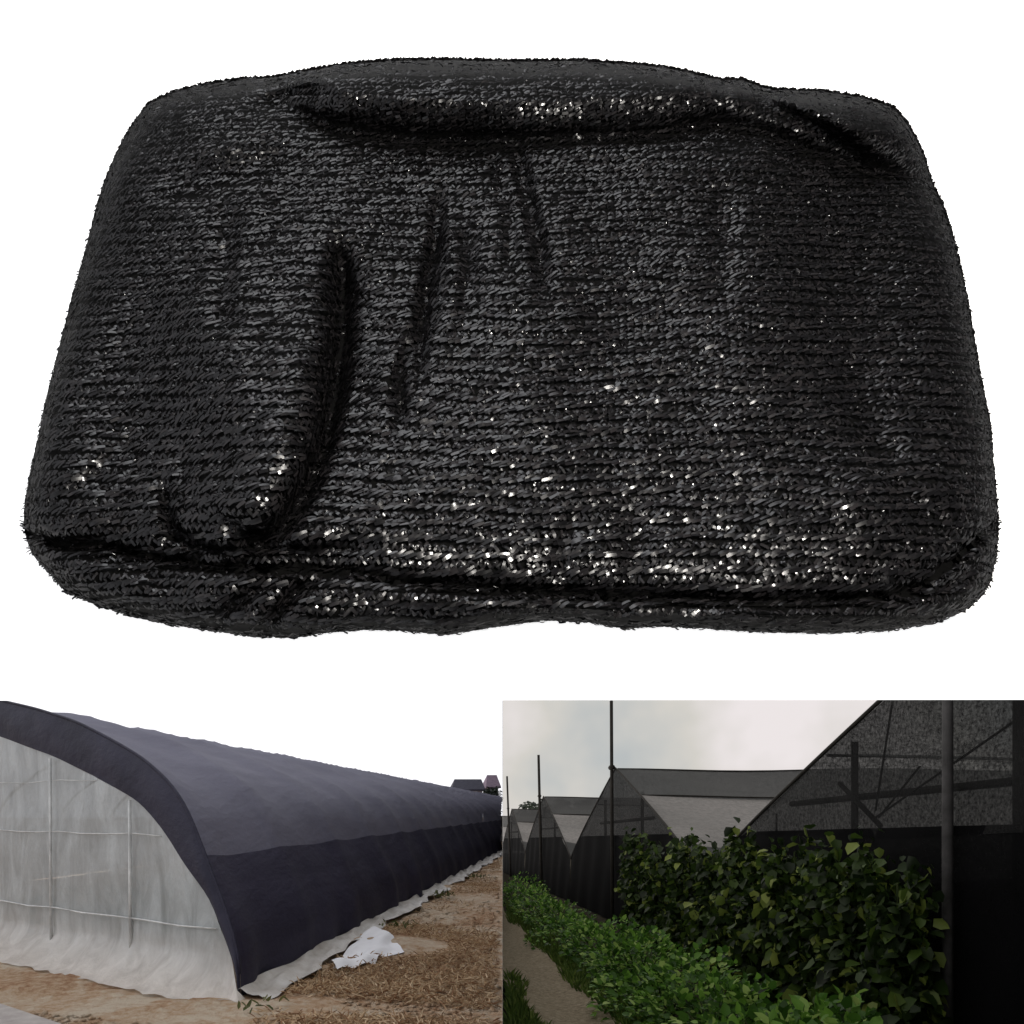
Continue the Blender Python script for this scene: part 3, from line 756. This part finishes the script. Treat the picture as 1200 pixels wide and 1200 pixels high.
# overcast sky shell over the right place
m = bpy.data.materials.new('evening_sky'); m.use_nodes = True; nt = m.node_tree; nt.nodes.remove(nt.nodes['Principled BSDF'])
em = N(nt, 'ShaderNodeEmission'); em.inputs[1].default_value = 1.0
gg = N(nt, 'ShaderNodeNewGeometry'); nrm = N(nt, 'ShaderNodeVectorMath', operation='NORMALIZE'); nt.links.new(gg.outputs['Position'], nrm.inputs[0])
cl = noise(nt, 2.6, 5, .55, vec=nrm.outputs[0])
colr = ramp(nt, cl, [(.36, (.40, .44, .46)), (.5, (.60, .58, .54)), (.62, (.78, .73, .73))])
sep = N(nt, 'ShaderNodeSeparateXYZ'); nt.links.new(nrm.outputs[0], sep.inputs[0])
# unseen sky raised overhead to light the bushes, dimmed near the viewer to darken nets
mr = N(nt, 'ShaderNodeMapRange'); mr.inputs['From Min'].default_value = .25; mr.inputs['From Max'].default_value = .9
mr.inputs['To Min'].default_value = 1.08; mr.inputs['To Max'].default_value = 1.9; nt.links.new(sep.outputs['Z'], mr.inputs['Value'])
mr3 = N(nt, 'ShaderNodeMapRange'); mr3.inputs['From Min'].default_value = .15; mr3.inputs['From Max'].default_value = .7; mr3.inputs['To Min'].default_value = .05; nt.links.new(sep.outputs['Y'], mr3.inputs['Value'])
mm = N(nt, 'ShaderNodeMath', operation='MULTIPLY'); nt.links.new(mr.outputs[0], mm.inputs[0]); nt.links.new(mr3.outputs[0], mm.inputs[1])
mr4 = N(nt, 'ShaderNodeMapRange'); mr4.inputs['From Min'].default_value = -.10; mr4.inputs['From Max'].default_value = -.045; mr4.inputs['To Min'].default_value = .06; nt.links.new(sep.outputs['Z'], mr4.inputs['Value'])
m4 = N(nt, 'ShaderNodeMath', operation='MULTIPLY'); nt.links.new(mm.outputs[0], m4.inputs[0]); nt.links.new(mr4.outputs[0], m4.inputs[1])   # no sky below the horizon
nt.links.new(m4.outputs[0], em.inputs[1]); nt.links.new(colr, em.inputs[0]); nt.links.new(em.outputs[0], nt.nodes['Material Output'].inputs[0])
YF, YB = .82, 111
def lx(y, px=589.2): return (px-CX)/F*y
top_f, top_b = 45, 45
YT = YF+45/DZ; V = [(lx(YF), YF, -9), (90, YF, -9), (90, YT, 45), (lx(YT), YT, 45),           # front
     (lx(YB), YB, -9), (90, YB, -9), (90, YB, 45), (lx(YB), YB, 45)]           # back
hx0, hx1, hz0, hz1 = lx(YF)+.00005, (1265-CX)/F*YF, -.30, (CY-812)/F*YF
V += [(hx0, YF, hz0), (hx1, YF, hz0), (hx1, YF, hz1), (hx0, YF, hz1)]
fs = [(0,1,9,8), (1,2,10,9), (2,3,11,10), (3,0,8,11), (4,7,6,5), (0,3,7,4), (1,5,6,2), (3,2,6,7)]
o = mesh('sky', V, fs, m); o['kind'] = 'structure'

# earth, path
mearth = mix_noise_mat('dark_earth', [(.3, (.02, .018, .012)), (.7, (.06, .05, .035))], 5, 1, .6, .03, spec=.1)
mpath, nt, b = nodes('path_gravel')
n1 = noise(nt, 22, 6, .8); nt.links.new(ramp(nt, n1, [(.3, (.16, .125, .085)), (.5, (.32, .265, .19)), (.7, (.48, .41, .32))]), b.inputs['Base Color'])
b.inputs['Roughness'].default_value = 1; b.inputs['Specular IOR Level'].default_value = .1; bump(nt, n1, b, .8, .02)
ys = np.r_[np.linspace(1.2, 12, 60), np.linspace(13, 110.9, 40)]
G = [[(x, y, gz(y)+(.02*float(smooth_noise(x*1.5, y*1.5, 8)) if y < 20 else 0)) for x in np.r_[np.linspace(lx(y, 589.05), min(4+RX*y, 80), 30), np.linspace(max(5+RX*y, 5), 89, 6)]] for y in ys]
mb = MB(); mb.grid(G); o = mb.obj('field_ground', mearth, smooth=True); o['kind'] = 'structure'
G = []
for y in np.r_[np.linspace(2.0, 12, 80), np.linspace(12.3, 60, 60)]:
    row = []
    for j in range(13):
        f = j/12; X = .82+f*.74+.05*math.sin(y*1.9+f*3)*(f in (0, 1) or 1)
        p = R(X, y, .10+.02*math.sin(f*math.pi*2+1.5)+.014*float(smooth_noise(X*6, y*6, 2)))
        if p[0] > lx(y)+.002*y: pass
        p[0] = max(p[0], lx(y, 589.1)); row.append(p)
    G.append(row)
mb = MB(); mb.grid(G); o = mb.obj('path', mpath, smooth=True); o['kind'] = 'structure'

# nets and frames
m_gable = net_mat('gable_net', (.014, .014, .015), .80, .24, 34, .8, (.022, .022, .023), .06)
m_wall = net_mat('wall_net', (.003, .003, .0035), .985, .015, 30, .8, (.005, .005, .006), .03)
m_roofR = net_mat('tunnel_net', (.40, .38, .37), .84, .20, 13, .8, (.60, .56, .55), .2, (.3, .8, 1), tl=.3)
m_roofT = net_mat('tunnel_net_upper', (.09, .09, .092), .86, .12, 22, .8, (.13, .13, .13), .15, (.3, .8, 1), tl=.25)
m_pole = mix_noise_mat('weathered_pole', [(.3, (.05, .048, .05)), (.7, (.11, .105, .11))], 9, .7)
m_beam = mix_noise_mat('dark_timber', [(.3, (.018, .016, .014)), (.7, (.045, .04, .036))], 7, .8, .3, .01)
X0 = 3.6; HA = 3.0; HV = 1.12; HALFW = 5.3
def gab_h(u):        # u in -1..1 across the span, slightly bowed rafters
    return HV+(HA-HV)*(1-abs(u))**.88
LBL = ['nearest net house rising out of the picture with beams behind its gable',
       'second net house with pointed gable at the tall middle pole',
       'third net house, smaller pointed gable before the thin far pole',
       'fourth net house, tiny gable far down the row',
       'fifth net house, farthest sliver of the row']
YC = [5.9, 16.6, 27.2, 37.8, 48.4]
def net_house(k):
    yc_ = YC[k]
    t = thing('net_house', LBL[k], 'net house', R(X0, yc_, 0), 'net houses in a row beside the path')
    us = np.linspace(-1, 1, 41)
    if k == 0: us = np.linspace(-.62, 1, 35)
    hem = 1.70
    # upper gable net
    G = []
    for u in us:
        y = yc_+u*HALFW; ht = gab_h(u); hb = min(hem-.07-.02*math.sin(u*9), ht-.01)
        G.append([R(X0+.012*math.sin(u*17+f*5), y, hb+(ht-hb)*f) for f in np.linspace(0, 1, 10)])
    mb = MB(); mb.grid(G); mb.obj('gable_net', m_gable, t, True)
    G = []
    for u in us:
        y = yc_+u*HALFW; ht = min(gab_h(u)-.012, hem)
        G.append([R(X0-.02+.02*math.sin(u*23+f*4), y, .02+(ht-.02)*f) for f in np.linspace(0, 1, 8)])
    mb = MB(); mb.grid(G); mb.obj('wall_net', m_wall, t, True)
    # rope along the rafters
    mb = MB(); mb.tube([R(X0-.01, yc_+u*HALFW, gab_h(u)+.01) for u in us], .018, 6); mb.obj('edge_rope', m_beam, t, True)
    # roof net: both slopes, in lengthwise panels with sag between purlins
    for sgn_ in (-1, 1):
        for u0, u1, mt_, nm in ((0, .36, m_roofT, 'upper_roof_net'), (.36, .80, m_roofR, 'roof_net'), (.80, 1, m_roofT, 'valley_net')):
            if k == 0 and sgn_ < 0: u1 = min(u1, .62)
            if u1 <= u0: continue
            G = []
            for u in np.linspace(u0, u1, 10)*sgn_:
                row = []
                for j, dx in enumerate(np.r_[np.linspace(0, 12, 37), np.linspace(13, 60, 20)]):
                    sag = .05*math.sin(math.pi*((abs(u)*3) % 1))+.10*math.sin(math.pi*((dx % 4)/4))*(.3+abs(u))*.5
                    p = R(X0, yc_+u*HALFW, gab_h(u)-sag*(dx > .01)-.045*math.sin(math.pi*((dx/5) % 1))**2); p[0] += dx; row.append(p)
                G.append(row)
            mb = MB(); mb.grid(G); mb.obj(nm, mt_, t, True)
    # ridge and purlin poles
    for u in (0, -.36, .36):
        if k == 0 and u < 0: pass
        p = R(X0, yc_+u*HALFW, gab_h(u)+.02); mb = MB(); mb.tube([p+np.array([q_, 0, -.03-.045*math.sin(math.pi*((q_/5) % 1))**2]) for q_ in np.linspace(.03, 45, 91)], .022 if u == 0 else .016, 6)
        mb.obj('ridge_pole' if u == 0 else 'purlin', m_beam, t, True)
    # inner posts and tie beam
    a, b_ = max(-.62 if k == 0 else -.42, -.9), .42
    if k == 0: a, b_ = -.6, .56
    hb_ = 1.98
    mb = MB(); mb.tube([R(X0+.15, yc_+a*HALFW, hb_), R(X0+.15, yc_+b_*HALFW, hb_)], .030, 8); mb.obj('tie_beam', m_beam, t, True)
    pu = (.30, .62, -.10) if k == 0 else (-.3, .3)
    for i, u in enumerate(pu):
        r_ = (.030, .010, .05)[i] if k == 0 else .03
        mb = MB(); mb.tube([R(X0+.12, yc_+u*HALFW, 0), R(X0+.12, yc_+u*HALFW, gab_h(u)-.03)], r_, 8); mb.obj('post', m_beam, t, True)
    if k == 0:
        def inpl(px, py, X=X0+.1):      # a point of the gable plane seen at this place
            y = X/((px-CX)/F-RX); return np.array([X+RX*y, y, (CY-py)/F*y])
        mb = MB(); mb.tube([inpl(984, 918), inpl(1032, 968)], .022, 6); mb.obj('brace', m_beam, t, True)
        for A_, B_ in (((1047, 815), (1026, 950)), ((1202, 836), (1026, 958)), ((1078, 898), (1030, 958))):
            mb = MB(); mb.tube([inpl(*A_), inpl(*B_)], .009, 5); mb.obj('wire', m_beam, t, True)
    return t
for k in range(5): net_house(k)
# tall poles standing at the gable tips
PL = ['grey steel post in front of the nearest net house, cut by the picture top',
      'tall thin pole at the pointed gable in the middle',
      'thin pole beside the smaller third gable',
      'shortest looking far pole near the divided edge']
for i, (k, ht) in enumerate(((0, 4.3), (1, 4.32), (2, 4.33), (3, 4.45))):
    y = YC[k]-(.07 if k == 0 else 0); base = R(X0-.07, y, 0)
    lean = [.0, -.02, -.10, -.16][i]
    t = thing('pole', PL[i], 'pole', base, 'poles along the net houses')
    mb = MB(); mb.tube([base, base+np.array([lean*.5, 0, ht*.5]), base+np.array([lean, 0, ht])], [.036, .034, .032] if k < 2 else [.05, .045, .04], 8)
    mb.obj('shaft', m_pole if k == 0 else m_beam, t, True)
    mb = MB(); p = base+np.array([lean*.7, 0, HA+.02]); mb.tube([p-np.array([0, .09, 0]), p+np.array([0, .09, 0])], .05, 6); mb.obj('clamp', m_beam, t, True)

# leafy bushes along the path
mbush = leaf_mat('bush_leaf', [(0, (.025, .070, .010)), (.5, (.085, .20, .03)), (.8, (.21, .42, .06)), (1, (.46, .62, .18))], .4)
mvine = leaf_mat('vine_leaf', [(0, (.010, .020, .006)), (.55, (.028, .052, .012)), (.85, (.075, .13, .022)), (1, (.30, .36, .08))], .35)
mstem = mix_noise_mat('green_stem', [(.3, (.03, .05, .015)), (.7, (.07, .09, .03))], 9)
bush_lbl = ['nearest low leafy bush at the bottom edge of the picture', 'low leafy bush, second from the bottom edge beside the path',
            'broad bright leafy bush beside the lower path bend', 'leafy bush between the two brighter bushes mid path', 'bright leafy bush halfway along the path',
            'smaller leafy bush past the halfway bright one', 'leafy bush before the thin pole far along the path', 'small far bush near where the path fades', 'far rounded bush at the end of the row', 'farthest bush at the divided edge']
by = [4.0, 5.0, 6.1, 7.3, 8.7, 10.3, 12.2, 14.6, 17.6, 21.5]
for i, y in enumerate(by):
    sc = 1+.1*math.sin(i*2.3); c = R(2.08+.08*math.sin(i*1.7), y, 0)
    t = thing('bush', bush_lbl[i], 'bush', c, 'low leafy bushes along the path')
    n = 2100 if i < 6 else 1300
    u = rr.normal(0, 1, (n, 3)); u /= np.linalg.norm(u, axis=1)[:, None]; rad = rr.uniform(.3, 1, n)**.4
    lump = 1+.38*smooth_noise(u[:, 0]*3+i, u[:, 1]*3+u[:, 2]*2, 50+i)
    ly = .42+.045*y; Pq = c+np.array([0, 0, .24])+u*(rad*lump)[:, None]*np.array([.50*sc, ly*.95, .36*sc])
    Pq[:, 2] = np.maximum(Pq[:, 2], c[2]-.02)
    V, Fq = leaves(Pq, rr.uniform(.03, (.105 if i < 2 else .085), n), dirs=u*.7, seed=60+i, droop=-.1, aspect=.72); mesh('foliage', V, Fq, mbush, t)
    mb = MB()
    for q in range(9):
        a = rr.uniform(0, 6.28); e = np.array([math.cos(a)*.33, math.sin(a)*ly*.7, .5*sc])
        mb.tube([c, c+e*.5+np.array([0, 0, .05]), c+e], [.012, .008, .004], 5)
    mb.obj('stems', mstem, t)
# climbing vines: curtains of hanging leaves
vine_lbl = ['nearest climbing vine beside the grey steel post', 'climbing vine with a yellow leaf, next left of the nearest', 'dark climbing vine with broad drooping leaves',
            'climbing vine with hanging heart shaped leaves mid row', 'tall climbing vine topped with pale tendrils', 'bright topped climbing vine before the low net valley',
            'climbing vine with yellow green crown near the valley', 'dim climbing vine under the second roof', 'dim narrow climbing vine below the middle gable', 'farthest dim climbing vine by the middle pole']
vy = [6.0, 6.6, 7.1, 7.7, 8.4, 9.1, 9.9, 11.0, 12.2, 13.6]
vh = [1.30, 1.46, 1.34, 1.50, 1.36, 1.54, 1.42, 1.55, 1.42, 1.56]
for i, y in enumerate(vy):
    c = R(3.28, y, 0); t = thing('climbing_vine', vine_lbl[i], 'vine', c, 'climbing vines before the net houses')
    n = 1100; h = vh[i]; hh = rr.random(n)**.8; ang = rr.uniform(0, 6.28, n)
    ry = (.20+.024*y)*(1-.28*hh**4); rx = .22*(1-.40*hh**3)
    w_ = np.sqrt(rr.uniform(.3, 1, n))
    bul = 1+.25*np.sin(hh*7+i)+.15*np.sin(hh*17+ang*2)
    Pq = c+np.stack([np.cos(ang)*rx*w_*bul, np.sin(ang)*ry*w_*bul, hh*h*(1+.13*np.sin(ang*3+i*2)*hh)+rr.normal(0, .05, n)], 1)
    V, Fq = leaves(Pq, rr.uniform(.05, .17, n)*(1-.25*hh), seed=90+i, droop=.75, aspect=.85, fold=.3); mesh('foliage', V, Fq, mvine, t)
    mb = MB(); mb.tube([c, c+np.array([.02, .03, h*.5]), c+np.array([0, 0, h])], [.016, .012, .007], 6)
    for q in range(3):
        a0 = c+np.array([rr.normal(0, .1), rr.normal(0, .2), h*.9]); mb.tube([a0, a0+np.array([.04, .05, .1]), a0+np.array([.03, .12, .17])], [.004, .003, .002], 4)
    mb.obj('stem', mstem, t)
# grass beside the path
mgrass = leaf_mat('grass_blade', [(0, (.07, .12, .03)), (.6, (.15, .24, .05)), (1, (.26, .33, .09))], .4)
P = []
for k in range(32000):
    y = 4.2+rr.random()**1.6*22
    if rr.random() < .62: X = .88+.06*math.sin(y*2.3)-abs(rr.normal(0, .25))
    else: X = 1.50+abs(rr.normal(0, .16))+.05*math.sin(y*1.9)
    p = R(X, y, .02)
    if p[0] < lx(y)+.004*y+.03: continue
    P.append(p)
P = np.array(P); up = np.tile([0, 0, 1.3], (len(P), 1))
V, Fq = leaves(P, rr.uniform(.07, .20, len(P)), dirs=up, seed=15, droop=-.3, aspect=.10, fold=.1)
o = mesh('grass', V, Fq, mgrass); tag(o, 'short green grass growing on both sides of the path', 'grass', kind='stuff')
# far wood beyond the net houses
P = []
for k in range(9000):
    x = rr.uniform(15.2, 62); y = 92+rr.uniform(0, 6); hgt = (CY-945)/F*y+1.2*abs(math.sin(x*.9))*.5+.4*math.sin(x*2.3)-gz(y)
    P.append((x, y, gz(y)+rr.random()**.7*hgt))
V, Fq = leaves(np.array(P), .6, seed=77, aspect=.8); o = mesh('wood', V, Fq, mtree); tag(o, 'dark far wood along the horizon behind the net houses', 'trees', kind='stuff')
